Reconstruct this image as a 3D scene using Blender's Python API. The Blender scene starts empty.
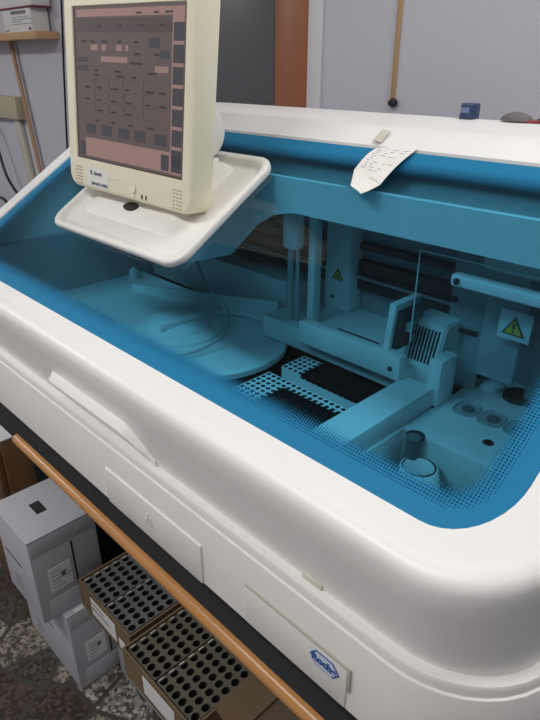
import bpy, bmesh, math, random
from mathutils import Vector, Matrix
random.seed(4)
SC = bpy.context.scene
COL = SC.collection
Z0 = 0.78                     # height of the analyzer's underside above the floor
PI = math.pi
ATAN = math.atan(0.62)        # slope of the lid

# ------------------------------------------------------------------ materials
def new_mat(name):
    m = bpy.data.materials.new(name); m.use_nodes = True
    nt = m.node_tree
    for n in list(nt.nodes): nt.nodes.remove(n)
    out = nt.nodes.new('ShaderNodeOutputMaterial')
    return m, nt, out
class NT:
    def __init__(s, nt): s.nt = nt
    def n(s, t, **kw):
        nd = s.nt.nodes.new(t)
        for k, v in kw.items(): setattr(nd, k, v)
        return nd
    def l(s, a, b): s.nt.links.new(a, b)
    def math(s, op, a, b=None, c=None):
        nd = s.nt.nodes.new('ShaderNodeMath'); nd.operation = op
        for i, v in enumerate((a, b, c)):
            if v is None: continue
            if isinstance(v, (int, float)): nd.inputs[i].default_value = v
            else: s.nt.links.new(v, nd.inputs[i])
        return nd.outputs[0]
def plastic(name, col, rough=0.45, var=0.03, scale=40.0, bump=0.0, spec=0.5, metallic=0.0, bscale=None):
    m, nt, out = new_mat(name); g = NT(nt)
    p = g.n('ShaderNodeBsdfPrincipled')
    tc = g.n('ShaderNodeTexCoord'); no = g.n('ShaderNodeTexNoise'); no.inputs['Scale'].default_value = scale
    no.inputs['Detail'].default_value = 3
    g.l(tc.outputs['Object'], no.inputs['Vector'])
    mx = g.n('ShaderNodeMix', data_type='RGBA')
    a = [max(0, c*(1-var)) for c in col]; b = [min(1, c*(1+var)) for c in col]
    mx.inputs['A'].default_value = (*a, 1); mx.inputs['B'].default_value = (*b, 1)
    g.l(no.outputs['Fac'], mx.inputs['Factor']); g.l(mx.outputs['Result'], p.inputs['Base Color'])
    p.inputs['Roughness'].default_value = rough; p.inputs['Specular IOR Level'].default_value = spec
    p.inputs['Metallic'].default_value = metallic
    if bump:
        n2 = g.n('ShaderNodeTexNoise'); n2.inputs['Scale'].default_value = bscale or 900.0
        g.l(tc.outputs['Object'], n2.inputs['Vector'])
        bp = g.n('ShaderNodeBump'); bp.inputs['Strength'].default_value = bump; bp.inputs['Distance'].default_value = 0.001
        g.l(n2.outputs['Fac'], bp.inputs['Height']); g.l(bp.outputs['Normal'], p.inputs['Normal'])
    g.l(p.outputs[0], out.inputs[0])
    return m
def wood(name, c1, c2, axis='X', rough=0.35):
    m, nt, out = new_mat(name); g = NT(nt)
    p = g.n('ShaderNodeBsdfPrincipled'); tc = g.n('ShaderNodeTexCoord'); mp = g.n('ShaderNodeMapping')
    s = {'X': (1.5, 40, 40), 'Y': (40, 1.5, 40), 'Z': (40, 40, 1.5)}[axis]
    mp.inputs['Scale'].default_value = s
    no = g.n('ShaderNodeTexNoise'); no.inputs['Scale'].default_value = 2.0; no.inputs['Detail'].default_value = 6
    g.l(tc.outputs['Object'], mp.inputs[0]); g.l(mp.outputs[0], no.inputs['Vector'])
    mx = g.n('ShaderNodeMix', data_type='RGBA'); mx.inputs['A'].default_value = (*c1, 1); mx.inputs['B'].default_value = (*c2, 1)
    g.l(no.outputs['Fac'], mx.inputs['Factor']); g.l(mx.outputs['Result'], p.inputs['Base Color'])
    p.inputs['Roughness'].default_value = rough
    g.l(p.outputs[0], out.inputs[0]); return m
def clear_mat(name, tint, gloss=True, refl=1.0):
    m, nt, out = new_mat(name); g = NT(nt)
    t = g.n('ShaderNodeBsdfTransparent'); t.inputs[0].default_value = (*tint, 1)
    if not gloss: g.l(t.outputs[0], out.inputs[0]); return m
    gl = g.n('ShaderNodeBsdfGlossy'); gl.inputs['Roughness'].default_value = 0.02
    lw = g.n('ShaderNodeLayerWeight'); lw.inputs['Blend'].default_value = 0.5
    f = g.math('POWER', lw.outputs['Facing'], 5.0); f = g.math('MULTIPLY_ADD', f, 0.9*refl, 0.04*refl)
    mx = g.n('ShaderNodeMixShader'); g.l(f, mx.inputs[0]); g.l(t.outputs[0], mx.inputs[1]); g.l(gl.outputs[0], mx.inputs[2])
    g.l(mx.outputs[0], out.inputs[0]); return m

GW, GH, GR = 1.141, 0.385/math.cos(ATAN), 0.064      # glass width, slope length, corner radius
TINT = (0.31, 0.67, 0.82)
BLUE = (0.02, 0.19, 0.36)
def lid_material(name, tint, top):
    """blue printed border that dissolves into a grid of round holes, tinted clear sheet inside it"""
    m, nt, out = new_mat(name); g = NT(nt)
    tc = g.n('ShaderNodeTexCoord'); sp = g.n('ShaderNodeSeparateXYZ'); g.l(tc.outputs['Object'], sp.inputs[0])
    x, y = sp.outputs[0], sp.outputs[1]
    qx = g.math('SUBTRACT', g.math('ABSOLUTE', x), GW/2-GR); qy = g.math('SUBTRACT', g.math('ABSOLUTE', y), GH/2-GR)
    mx_ = g.math('MAXIMUM', qx, 0.0); my_ = g.math('MAXIMUM', qy, 0.0)
    ln = g.math('SQRT', g.math('ADD', g.math('MULTIPLY', mx_, mx_), g.math('MULTIPLY', my_, my_)))
    ins = g.math('MINIMUM', g.math('MAXIMUM', qx, qy), 0.0)
    d = g.math('SUBTRACT', GR, g.math('ADD', ln, ins))          # distance in from the edge
    P = 0.0032
    fx = g.math('SUBTRACT', g.math('FRACT', g.math('DIVIDE', x, P)), 0.5)
    fy = g.math('SUBTRACT', g.math('FRACT', g.math('DIVIDE', y, P)), 0.5)
    r = g.math('SQRT', g.math('ADD', g.math('MULTIPLY', fx, fx), g.math('MULTIPLY', fy, fy)))
    mr = g.n('ShaderNodeMapRange'); g.l(d, mr.inputs[0])
    mr.inputs[1].default_value = 0.0205; mr.inputs[2].default_value = 0.050; mr.inputs[3].default_value = 0.17; mr.inputs[4].default_value = 0.75
    solid = g.math('LESS_THAN', d, 0.0205)
    ink = g.math('MAXIMUM', solid, g.math('GREATER_THAN', r, mr.outputs[0]))
    t = g.n('ShaderNodeBsdfTransparent'); t.inputs[0].default_value = (*tint, 1)
    pr = g.n('ShaderNodeBsdfPrincipled'); pr.inputs['Base Color'].default_value = (*BLUE, 1); pr.inputs['Roughness'].default_value = 0.25
    pr.inputs['Specular IOR Level'].default_value = 0.2
    base = t.outputs[0]
    if top:
        gl = g.n('ShaderNodeBsdfGlossy'); gl.inputs['Roughness'].default_value = 0.03
        lw = g.n('ShaderNodeLayerWeight'); lw.inputs['Blend'].default_value = 0.5
        f = g.math('MULTIPLY_ADD', g.math('POWER', lw.outputs['Facing'], 5.0), 0.9, 0.035)
        mx = g.n('ShaderNodeMixShader'); g.l(f, mx.inputs[0]); g.l(t.outputs[0], mx.inputs[1]); g.l(gl.outputs[0], mx.inputs[2])
        base = mx.outputs[0]
    m2 = g.n('ShaderNodeMixShader'); g.l(ink, m2.inputs[0]); g.l(base, m2.inputs[1]); g.l(pr.outputs[0], m2.inputs[2])
    g.l(m2.outputs[0], out.inputs[0]); return m

def floor_material():
    m, nt, out = new_mat('terrazzo_paving'); g = NT(nt)
    p = g.n('ShaderNodeBsdfPrincipled'); tc = g.n('ShaderNodeTexCoord')
    v1 = g.n('ShaderNodeTexVoronoi'); v1.inputs['Scale'].default_value = 8.5
    ve = g.n('ShaderNodeTexVoronoi'); ve.feature = 'DISTANCE_TO_EDGE'; ve.inputs['Scale'].default_value = 8.5
    v2 = g.n('ShaderNodeTexVoronoi'); v2.inputs['Scale'].default_value = 130
    n0 = g.n('ShaderNodeTexNoise'); n0.inputs['Scale'].default_value = 25
    for v in (v1, ve, v2, n0): g.l(tc.outputs['Object'], v.inputs['Vector'])
    s1 = g.n('ShaderNodeSeparateColor'); g.l(v1.outputs['Color'], s1.inputs[0])
    s2 = g.n('ShaderNodeSeparateColor'); g.l(v2.outputs['Color'], s2.inputs[0])
    r1 = g.n('ShaderNodeValToRGB'); g.l(s1.outputs[0], r1.inputs[0]); r1.color_ramp.interpolation = 'CONSTANT'
    els = r1.color_ramp.elements
    els[0].position = 0; els[0].color = (.045, .042, .036, 1); els[1].position = .28; els[1].color = (.22, .21, .19, 1)
    for ps, c in ((.5, (.05, .03, .02, 1)), (.66, (.17, .15, .12, 1)), (.84, (.09, .09, .085, 1))):
        e = els.new(ps); e.color = c
    r2 = g.n('ShaderNodeValToRGB'); g.l(s2.outputs[0], r2.inputs[0])
    r2.color_ramp.elements[0].color = (.25, .25, .25, 1); r2.color_ramp.elements[1].color = (1.8, 1.75, 1.7, 1)
    r2.color_ramp.elements[0].position = .25
    mul = g.n('ShaderNodeMix', data_type='RGBA', blend_type='MULTIPLY'); mul.inputs['Factor'].default_value = 1
    g.l(r1.outputs[0], mul.inputs['A']); g.l(r2.outputs[0], mul.inputs['B'])
    e = g.math('GREATER_THAN', g.math('ADD', ve.outputs['Distance'], g.math('MULTIPLY', n0.outputs['Fac'], .05)), .07)
    jm = g.n('ShaderNodeMix', data_type='RGBA'); jm.inputs['A'].default_value = (.04, .033, .026, 1)
    g.l(e, jm.inputs['Factor']); g.l(mul.outputs['Result'], jm.inputs['B'])
    g.l(jm.outputs['Result'], p.inputs['Base Color']); p.inputs['Roughness'].default_value = .55
    g.l(p.outputs[0], out.inputs[0]); return m
def emit_mat(name, col, s):
    m, nt, out = new_mat(name); g = NT(nt); p = g.n('ShaderNodeBsdfPrincipled')
    p.inputs['Base Color'].default_value = (*[c*.3 for c in col], 1); p.inputs['Roughness'].default_value = .35
    p.inputs['Specular IOR Level'].default_value = .3
    p.inputs['Emission Color'].default_value = (*col, 1); p.inputs['Emission Strength'].default_value = s
    g.l(p.outputs[0], out.inputs[0]); return m

M = {}
M['white'] = plastic('white_plastic', (.80, .785, .76), .42, .012, 6, .12, bscale=1600)
M['lid_white'] = plastic('lid_white_plastic', (.83, .82, .80), .38, .01, 6)
M['inner'] = plastic('inner_white_plastic', (.85, .86, .86), .5, .03, 30)
M['inner_grey'] = plastic('inner_grey_plastic', (.42, .45, .47), .5, .05, 30)
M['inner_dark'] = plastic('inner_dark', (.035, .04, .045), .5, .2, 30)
M['inner_post'] = plastic('inner_post_grey', (.16, .18, .19), .5, .05)
M['tips'] = plastic('matt_black_tips', (.008, .008, .009), .9, .2, spec=.05)
M['black'] = plastic('black_plastic', (.012, .012, .013), .4, .2)
M['gap_shade_base'] = plastic('gap_shade_dark', (.018, .019, .02), .6, .2)
M['cream'] = plastic('cream_monitor_plastic', (.86, .81, .62), .45, .02, 20, .1)
M['cream_dark'] = plastic('cream_shadow_slot', (.48, .44, .31), .6)
M['tray'] = plastic('tray_white_plastic', (.80, .785, .74), .4, .012, 10)
M['lidtop'] = lid_material('lid_window_printed', [c**.5 for c in TINT], True)
M['lidbot'] = lid_material('lid_window_under', [c**.5 for c in TINT], False)
M['acrylic'] = clear_mat('clear_acrylic', (.94, .955, .96), True, .8)
M['edge'] = plastic('acrylic_edge', (.75, .82, .85), .2)
M['wood_edge'] = wood('orange_beech_edge', (.42, .19, .06), (.56, .28, .10), 'X', .28)
M['wood_shelf'] = wood('shelf_beech', (.50, .29, .14), (.62, .38, .2), 'X', .45)
M['wood_lath'] = wood('lath_wood', (.36, .2, .1), (.46, .27, .15), 'Z', .5)
M['wood_door'] = wood('door_frame_red_wood', (.24, .075, .026), (.33, .115, .042), 'Z', .35)
M['wood_trim'] = wood('trim_wood', (.45, .28, .14), (.55, .36, .2), 'Z', .45)
M['wood_cab'] = wood('brown_cabinet', (.11, .052, .02), (.15, .075, .03), 'Z', .4)
M['laminate'] = plastic('dark_bench_laminate', (.013, .013, .014), .5)
M['bench_back'] = plastic('dark_bench_panel', (.03, .033, .036), .6)
M['grey_top'] = plastic('grey_white_top', (.62, .62, .63), .5)
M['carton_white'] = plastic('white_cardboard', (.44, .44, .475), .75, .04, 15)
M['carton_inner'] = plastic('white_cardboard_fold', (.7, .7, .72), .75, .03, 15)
M['label'] = plastic('label_paper', (.74, .73, .72), .6, .02)
M['label_ink'] = plastic('label_ink', (.16, .16, .17), .7)
M['slit'] = plastic('cardboard_slit', (.02, .02, .02), .9)
M['kraft'] = plastic('brown_cardboard', (.17, .115, .062), .8, .08, 30)
M['kraft_dark'] = plastic('brown_cardboard_inside', (.12, .08, .05), .8, .08, 30)
M['rack_grey'] = plastic('grey_rack_plastic', (.13, .138, .138), .45, .05)
M['rack_olive'] = plastic('olive_rack_plastic', (.12, .113, .085), .45, .05)
M['rack_hole'] = plastic('rack_hole_painted_shade', (.02, .02, .019), .6)  # hole walls coloured dark in place of the shade inside them
M['notch'] = plastic('pale_notch', (.5, .5, .46), .6)
M['wall'] = plastic('lilac_grey_wall', (.56, .56, .615), .8, .02, 60, .15, bscale=300)
M['ceil'] = plastic('white_ceiling', (.75, .75, .74), .8, .02, 5)
M['dark_door'] = plastic('dark_grey_glazed_door', (.075, .075, .083), .3, .04)
M['white_frame'] = plastic('white_door_trim', (.62, .61, .64), .5)
M['cable'] = plastic('black_cable', (.012, .012, .012), .4)
M['trunk'] = plastic('cream_trunking', (.46, .42, .30), .5, .03)
M['trunk_pale'] = plastic('pale_cream_conduit', (.52, .49, .40), .5, .03)
M['paper'] = plastic('note_paper', (.80, .79, .74), .7, .03, 60)
M['tape'] = plastic('beige_tape', (.60, .56, .47), .5, .05, 80)
M['ink'] = plastic('grey_ink', (.38, .38, .40), .7)
M['pen'] = plastic('blue_black_ink', (.05, .055, .13), .7)
M['logo'] = plastic('logo_blue', (.03, .10, .33), .5)
M['sticker'] = plastic('sticker_white', (.62, .68, .76), .5)
M['groove'] = plastic('beige_groove', (.46, .43, .36), .6)
M['tabmat'] = plastic('beige_tab', (.62, .60, .50), .5)
M['yellow'] = plastic('warning_yellow', (.85, .62, .03), .5)
M['steel'] = plastic('steel', (.5, .5, .5), .3, metallic=1.0)
M['blue_obj'] = plastic('dark_blue_plastic', (.02, .045, .11), .35)
M['blue_pale'] = plastic('pale_blue_plastic', (.13, .19, .33), .35)
M['red_obj'] = plastic('red_plastic', (.25, .03, .03), .4)
M['grey_obj'] = plastic('grey_fabric', (.13, .12, .12), .7)
M['maroon'] = plastic('maroon_print', (.20, .04, .05), .6)
M['blue_cap'] = plastic('blue_bag', (.02, .05, .2), .4)
M['floor'] = floor_material()
M['scr'] = emit_mat('screen_brown_grey', (.135, .102, .096), .55)
M['scr_pink'] = emit_mat('screen_pink', (.32, .195, .175), .65)
M['scr_btn'] = emit_mat('screen_button_grey', (.07, .068, .078), .55)
M['scr_ink'] = emit_mat('screen_text', (.06, .05, .05), .5)
M['scr_mid'] = emit_mat('screen_field', (.105, .08, .078), .5)
M['lamp'] = emit_mat('ceiling_lamp_diffuser', (1, .98, .94), 2.0)

# ------------------------------------------------------------------ object helpers
WM = {}
def link(o, parent=None, local=Matrix()):
    COL.objects.link(o)
    if parent is not None: o.parent = parent
    o.matrix_local = local
    WM[o.name] = (WM[parent.name] if parent is not None else Matrix()) @ local
    return o
def empty(name, loc, rot=None):
    o = bpy.data.objects.new(name, None); o.empty_display_size = .05
    m = Matrix.Translation(loc)
    if rot is not None: m = m @ rot
    return link(o, None, m)
def tag(o, label=None, cat=None, group=None, kind=None):
    if label: o['label'] = label
    if cat: o['category'] = cat
    if group: o['group'] = group
    if kind: o['kind'] = kind
    return o
def obj(name, bm, mats, parent=None, world=True, local=Matrix(), smooth=40, kind=None, label=None):
    """links bm as one mesh; world=True: its coordinates are world ones and are brought into the parent's frame"""
    me = bpy.data.meshes.new(name)
    L = local
    Wp = WM[parent.name] if parent is not None else Matrix()
    if world: bm.transform((Wp @ L).inverted())
    bmesh.ops.recalc_face_normals(bm, faces=bm.faces[:])
    if smooth:
        for f in bm.faces: f.smooth = True
        for e in bm.edges:
            if len(e.link_faces) == 2 and e.calc_face_angle(0) > math.radians(smooth): e.smooth = False
    bm.to_mesh(me); bm.free()
    for m in (mats if isinstance(mats, (list, tuple)) else [mats]): me.materials.append(m)
    o = bpy.data.objects.new(name, me)
    link(o, parent, L)
    if kind: o['kind'] = kind
    if label: o['label'] = label
    return o
def solo(name, bm, mats, loc, **k):
    """top-level thing that is one mesh, origin at its base"""
    return obj(name, bm, mats, None, True, Matrix.Translation(loc), **k)
def box(bm, x0, x1, y0, y1, z0, z1, r=0.0, seg=2, mat=None, mi=0):
    vs = [bm.verts.new((x, y, z)) for x in (x0, x1) for y in (y0, y1) for z in (z0, z1)]
    fs = [bm.faces.new([vs[i] for i in q]) for q in ((0,1,3,2),(4,6,7,5),(0,4,5,1),(2,3,7,6),(0,2,6,4),(1,5,7,3))]
    for f in fs: f.material_index = mi
    allv = vs
    if r > 0:
        es = list({e for f in fs for e in f.edges})
        res = bmesh.ops.bevel(bm, geom=es, offset=r, segments=seg, profile=.5, affect='EDGES')
        allv = list({v for v in res['verts']} | {v for v in vs if v.is_valid})
        for f in res['faces']: f.material_index = mi
    if mat is not None: bmesh.ops.transform(bm, matrix=mat, verts=[v for v in allv if v.is_valid])
    return bm
def B(*a, **k): return box(bmesh.new(), *a, **k)
def zb(x0, x1, y0, y1, z0, z1, r=0.0, **k): return box(bmesh.new(), x0, x1, y0, y1, z0+Z0, z1+Z0, r, **k)
def cyl(bm, c, r, h, n=24, r2=None, axis='Z', bev=0.0):
    r2 = r if r2 is None else r2
    T = Matrix.Translation(c)
    if axis == 'X': T = T @ Matrix.Rotation(PI/2, 4, 'Y')
    if axis == 'Y': T = T @ Matrix.Rotation(-PI/2, 4, 'X')
    prof = [(0, 0), (r, 0), (r2, h), (0, h)] if not bev else [(0, 0), (r, 0), (r2, h-bev), (r2-bev*.3, h-bev*.3), (r2-bev, h), (0, h)]
    return lathe(bm, prof, n, T)
def lathe(bm, prof, n=32, T=Matrix()):
    rings = []
    for r, z in prof:
        if r < 1e-7: rings.append([bm.verts.new(T @ Vector((0, 0, z)))])
        else: rings.append([bm.verts.new(T @ Vector((r*math.cos(2*PI*i/n), r*math.sin(2*PI*i/n), z))) for i in range(n)])
    for a, b in zip(rings, rings[1:]):
        for i in range(n):
            j = (i+1) % n
            q = [a[i % len(a)], a[j % len(a)], b[j % len(b)], b[i % len(b)]]
            u = []
            for v in q:
                if v not in u: u.append(v)
            if len(u) >= 3: bm.faces.new(u)
    return bm
def prism(bm, pts, a0, a1, axis='Y'):
    """polygon pts (two coordinates) extruded along axis from a0 to a1"""
    def P(p, a):
        return {'Y': (p[0], a, p[1]), 'X': (a, p[0], p[1]), 'Z': (p[0], p[1], a)}[axis]
    A = [bm.verts.new(P(p, a0)) for p in pts]; C = [bm.verts.new(P(p, a1)) for p in pts]
    bm.faces.new(A); bm.faces.new(C[::-1])
    n = len(pts)
    for i in range(n):
        j = (i+1) % n; bm.faces.new((A[i], C[i], C[j], A[j]))
    return bm
def tube(bm, pts, r, n=8, res=6):
    """round tube along a smooth curve through pts"""
    P = [Vector(p) for p in pts]; S = []
    for i in range(len(P)-1):
        p0 = P[max(i-1, 0)]; p1 = P[i]; p2 = P[i+1]; p3 = P[min(i+2, len(P)-1)]
        for k in range(res):
            t = k/res
            S.append(.5*((2*p1)+(p2-p0)*t+(2*p0-5*p1+4*p2-p3)*t*t+(3*p1-p0-3*p2+p3)*t**3))
    S.append(P[-1]); prev = None; rings = []
    for i, s in enumerate(S):
        t = (S[min(i+1, len(S)-1)]-S[max(i-1, 0)]).normalized()
        up = prev if prev is not None else (Vector((0, 0, 1)) if abs(t.z) < .9 else Vector((1, 0, 0)))
        a = t.cross(up).normalized(); b = a.cross(t).normalized(); prev = b
        rings.append([bm.verts.new(s+r*(math.cos(2*PI*k/n)*a+math.sin(2*PI*k/n)*b)) for k in range(n)])
    for a, b in zip(rings, rings[1:]):
        for k in range(n): bm.faces.new((a[k], a[(k+1) % n], b[(k+1) % n], b[k]))
    bm.faces.new(rings[0]); bm.faces.new(rings[-1][::-1])
    return bm
def rrect(x0, x1, y0, y1, R, nc=10, nx=8, ny=24):
    """plan points of a rounded rectangle, counter-clockwise, the same count for every call"""
    pts = []
    def arc(cx, cy, a0):
        for i in range(nc+1):
            a = a0+PI/2*i/nc; pts.append((cx+R*math.cos(a), cy+R*math.sin(a)))
    def line(p, q, n):
        for i in range(1, n): pts.append((p[0]+(q[0]-p[0])*i/n, p[1]+(q[1]-p[1])*i/n))
    arc(x0+R, y0+R, PI); line((x0+R, y0), (x1-R, y0), nx)
    arc(x1-R, y0+R, -PI/2); line((x1, y0+R), (x1, y1-R), ny)
    arc(x1-R, y1-R, 0); line((x1-R, y1), (x0+R, y1), nx)
    arc(x0+R, y1-R, PI/2); line((x0, y1-R), (x0, y0+R), ny)
    return pts
def loft(bm, rings, cap0=False, cap1=False, mi=0):
    V = [[bm.verts.new(p) for p in r] for r in rings]
    n = len(V[0])
    for a, b in zip(V, V[1:]):
        for i in range(n):
            f = bm.faces.new((a[i], a[(i+1) % n], b[(i+1) % n], b[i])); f.material_index = mi
    if cap0: bm.faces.new(V[0][::-1]).material_index = mi
    if cap1: bm.faces.new(V[-1]).material_index = mi
    return bm
def text_bm(txt, size, M4, thick=.0004, bold=0.0):
    cu = bpy.data.curves.new('t', 'FONT'); cu.body = txt; cu.size = size; cu.align_x = 'CENTER'; cu.align_y = 'CENTER'
    cu.extrude = thick; cu.offset = bold
    o = bpy.data.objects.new('t', cu); COL.objects.link(o)
    dg = bpy.context.evaluated_depsgraph_get(); me = bpy.data.meshes.new_from_object(o.evaluated_get(dg))
    bm = bmesh.new(); bm.from_mesh(me); bm.transform(M4)
    bpy.data.objects.remove(o); bpy.data.curves.remove(cu); bpy.data.meshes.remove(me)
    return bm
FRONT = Matrix(((1,0,0,0),(0,0,-1,0),(0,1,0,0),(0,0,0,1)))     # text plane facing -Y
def gz(y): return .244+.62*(y-.039)                             # height of the lid plane at depth y

# ================================================================== the analyzer
AX0, AX1, AY1, AR = -1.32, -.07, .73, .113
an = empty('analyzer', (-.695, .33, Z0-.0468))
tag(an, 'long white laboratory analyzer with a sloping blue-bordered window on the bench', 'laboratory analyzer')
# plinth
obj('gap_shade_base', loft(bmesh.new(), [[(x, y, z+Z0) for x, y in rrect(AX0+.02, AX1-.02, .022, AY1-.02, AR-.02)] for z in (-.0468, .001)], True, True), M['gap_shade_base'], an)  # dark block stands in for the shaded gap under the body
# lower body: upright front with a thin step under the ledge the lid sits on
rings = []
for z, i in ((0, .004), (.002, 0), (.1045, 0), (.106, .0008), (.1065, .003), (.1160, .0033), (.1185, .0048), (.1190, .007), (.1190, .03)):
    rings.append([(x, y, z+Z0) for x, y in rrect(AX0+i, AX1-i, i, AY1-i, AR-i)])
obj('lower_body', loft(bmesh.new(), rings, True, False), M['white'], an)
# upper cover: rings from the ledge over the rounded shoulder to the window opening
def smin(a, b, k=.012):
    h = max(k-abs(a-b), 0)/k
    return min(a, b)-h*h*k*.25
def T(y): return smin(gz(y), .503)
r = .019
plan = lambda i: rrect(AX0+i, AX1-i, i, AY1-i, AR-i)
WX0, WX1, WY0, WY1, WR = -1.272, -.131, .039, .424, .062
win = rrect(WX0, WX1, WY0, WY1, WR)
rings = [[(x, y, .1175+Z0) for x, y in plan(.0155)], [(x, y, .121+Z0) for x, y in plan(.0145)]]
outer0 = plan(0.0)
base = plan(.0145)
for t in (.3, .6, .85, 1.0):
    rings.append([(bx+(ox-bx)*t, by+(oy-by)*t, .121+(T(oy)-r-.121)*t+Z0) for (bx, by), (ox, oy) in zip(base, outer0)])
for k in range(9):
    a = PI/2*k/8; i = r*(1-math.cos(a))
    rings.append([(x, y, T(y0_)-r*(1-math.sin(a))*(1 if True else 0)+Z0+.62*0) for (x, y), (x0_, y0_) in zip(plan(i), plan(r))])
last = plan(r)
for t in (.12, .25, .4, .55, .7, .85, 1.0):
    rings.append([(p[0]+(w[0]-p[0])*t, p[1]+(w[1]-p[1])*t, T(p[1]+(w[1]-p[1])*t)+Z0) for p, w in zip(last, win)])
rings.append([(x, y, gz(y)-.003+Z0) for x, y in rrect(WX0+.0008, WX1-.0008, WY0+.0008, WY1-.0008, WR)])
rings.append([(x, y, gz(y)-.016+Z0) for x, y in rrect(WX0+.001, WX1-.001, WY0+.001, WY1-.001, WR)])
obj('upper_cover', loft(bmesh.new(), rings), M['lid_white'], an, smooth=50)
# window: tinted slab with printed border, in its own sloped frame
gc = Vector(((WX0+WX1)/2, (WY0+WY1)/2, gz((WY0+WY1)/2)+Z0-.0035))
GF = Matrix.Translation(gc) @ Matrix.Rotation(ATAN, 4, 'X')
bm = bmesh.new()
pg = rrect(-GW/2+.0012, GW/2-.0012, -GH/2+.0012, GH/2-.0012, GR-.001, nc=14, nx=2, ny=2)
ring = [[bm.verts.new((x, y, z)) for x, y in pg] for z in (-.004, 0)]
bm.faces.new(ring[0][::-1]).material_index = 1
bm.faces.new(ring[1]).material_index = 0
for i in range(len(pg)):
    j = (i+1) % len(pg); bm.faces.new((ring[0][i], ring[0][j], ring[1][j], ring[1][i])).material_index = 1
lid = obj('lid_window', bm, [M['lidtop'], M['lidbot']], an, False, WM[an.name].inverted() @ GF, smooth=0, label='blue-tinted window with a dotted blue border')

# front details
bm = zb(-.676, -.452, -.0032, .004, .002, .0645, .0022)
dp = obj('front_panel', bm, M['white'], an)
bm = bmesh.new()
for (dx, z0, z1) in ((0, .030, .047), (.006, .026, .043), (-.006, .030, .036)):
    box(bm, -.566+dx-.0022, -.566+dx+.0022, -.0042, -.003, z0+Z0, z1+Z0, .0008, mat=None)
obj('embossed_mark', bm, M['white'], dp)
bm = zb(-.372, -.224, -.0022, .004, .004, .0615, .0016)
bp = obj('badge_panel', bm, M['white'], an)
bm = zb(-.372, -.2215, -.0026, .003, .0612, .0645, .0010); box(bm, -.2240, -.2195, -.0026, .003, .0315+Z0, .0645+Z0, .001)
obj('panel_rim', bm, M['groove'], bp, label='beige raised rim')
hx, hz = -.252, .0445
hexo = [(-.0205, .003), (-.0115, .0108), (.0115, .0108), (.0205, -.001), (.0115, -.0108), (-.0115, -.0108)]
hexo = [(-.0200, 0), (-.0115, .0108), (.0115, .0108), (.0200, 0), (.0115, -.0108), (-.0115, -.0108)]
bd = obj('badge', prism(bmesh.new(), [(hx+x, hz+z+Z0) for x, z in hexo], -.0028, -.0020), M['logo'], bp, label='blue hexagonal badge')
obj('badge_field', prism(bmesh.new(), [(hx+x*.90, hz+z*.86+Z0) for x, z in hexo], -.0032, -.0026), M['sticker'], bp)
obj('badge_lettering', text_bm('Roche', .0130, Matrix.Translation((hx, -.0034, hz+.0005+Z0)) @ FRONT, .0003, .0007), M['logo'], bp)
obj('latch_tab', zb(-.299, -.273, .0118, .018, .1188, .1262, .0006), M['tabmat'], an, label='small beige tab on the ledge')
# lid handle: a lip under the shoulder that flares into the face at its right end
bm = bmesh.new()
def face_y(z): return .0145*(1-max(0, min(1, (z-.121)/.075)))
rg = []
for k in range(41):
    t = k/40; x = -.822+.264*t
    s_ = max(0, (t-.76)/.24); s_ = s_*s_*(3-2*s_)
    dz = -.033*s_; e = .015*(1-.8*s_)*min(1, .3+t*16)
    rg.append([(x, y, z+Z0) for y, z in ((face_y(.150+dz)+.006, .152+dz), (face_y(.150+dz)-e*.80, .1520+dz), (face_y(.152+dz)-e, .1535+dz), (face_y(.155+dz)-e*1.03, .1560+dz), (face_y(.158+dz)-e*.95, .1580+dz),
        (face_y(.161+dz)-e*.45, .161+dz), (face_y(.164+dz)-e*.1+.001, .164+dz*.95), (face_y(.166+dz)+.008, .166+dz*.95))])
V = [[bm.verts.new(p) for p in q] for q in rg]
for a, b in zip(V, V[1:]):
    for i in range(len(a)):
        bm.faces.new((a[i], a[(i+1) % len(a)], b[(i+1) % len(a)], b[i]))
bm.faces.new(V[0]); bm.faces.new(V[-1][::-1])
obj('lid_handle', bm, M['lid_white'], an)
obj('body_lettering', text_bm('e', .018, Matrix.Translation((-1.083, -.0006, .030+Z0)) @ FRONT, .0004), M['groove'], an)

# ---- interior
def part(name, bm, m, parent=None, **k): return obj(name, bm, M[m], parent or an, **k)
bm = bmesh.new()
box(bm, AX0+.02, AX0+.035, .03, .57, .03+Z0, .243+Z0); box(bm, -.115, -.103, .135, .57, .03+Z0, .262+Z0)
box(bm, AX0+.02, -.103, .565, .575, .03+Z0, .47+Z0); box(bm, -1.20, -.20, .028, .034, .03+Z0, .205+Z0)
_c = [(-.20+.097*math.sin(PI/2*k/8), .028+.107*(1-math.cos(PI/2*k/8))) for k in range(9)]
prism(bm, _c+[(x-.004, y+.005) for x, y in _c[::-1]], .03+Z0, .21+Z0, 'Z')
part('interior_walls', bm, 'inner_grey')
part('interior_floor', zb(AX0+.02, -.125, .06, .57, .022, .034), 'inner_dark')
# sloping fascia under the rear of the window
fp = [(-1.285, .415), (-1.285, .30), (-1.02, .216), (-.985, .218), (-.815, .276), (-.745, .342), (-.70, .367), (-.652, .379), (-.115, .377), (-.115, .435), (-1.285, .435)]
part('fascia', prism(bmesh.new(), [(x, min(z, gz(.36)-.012)+Z0) for x, z in fp], .36, .372), 'inner')
part('soffit', prism(bmesh.new(), [(.3725, .410+Z0), (.445, .452+Z0), (.445, .458+Z0), (.3725, .418+Z0)], -1.285, -.118, 'X'), 'inner_grey')
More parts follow.
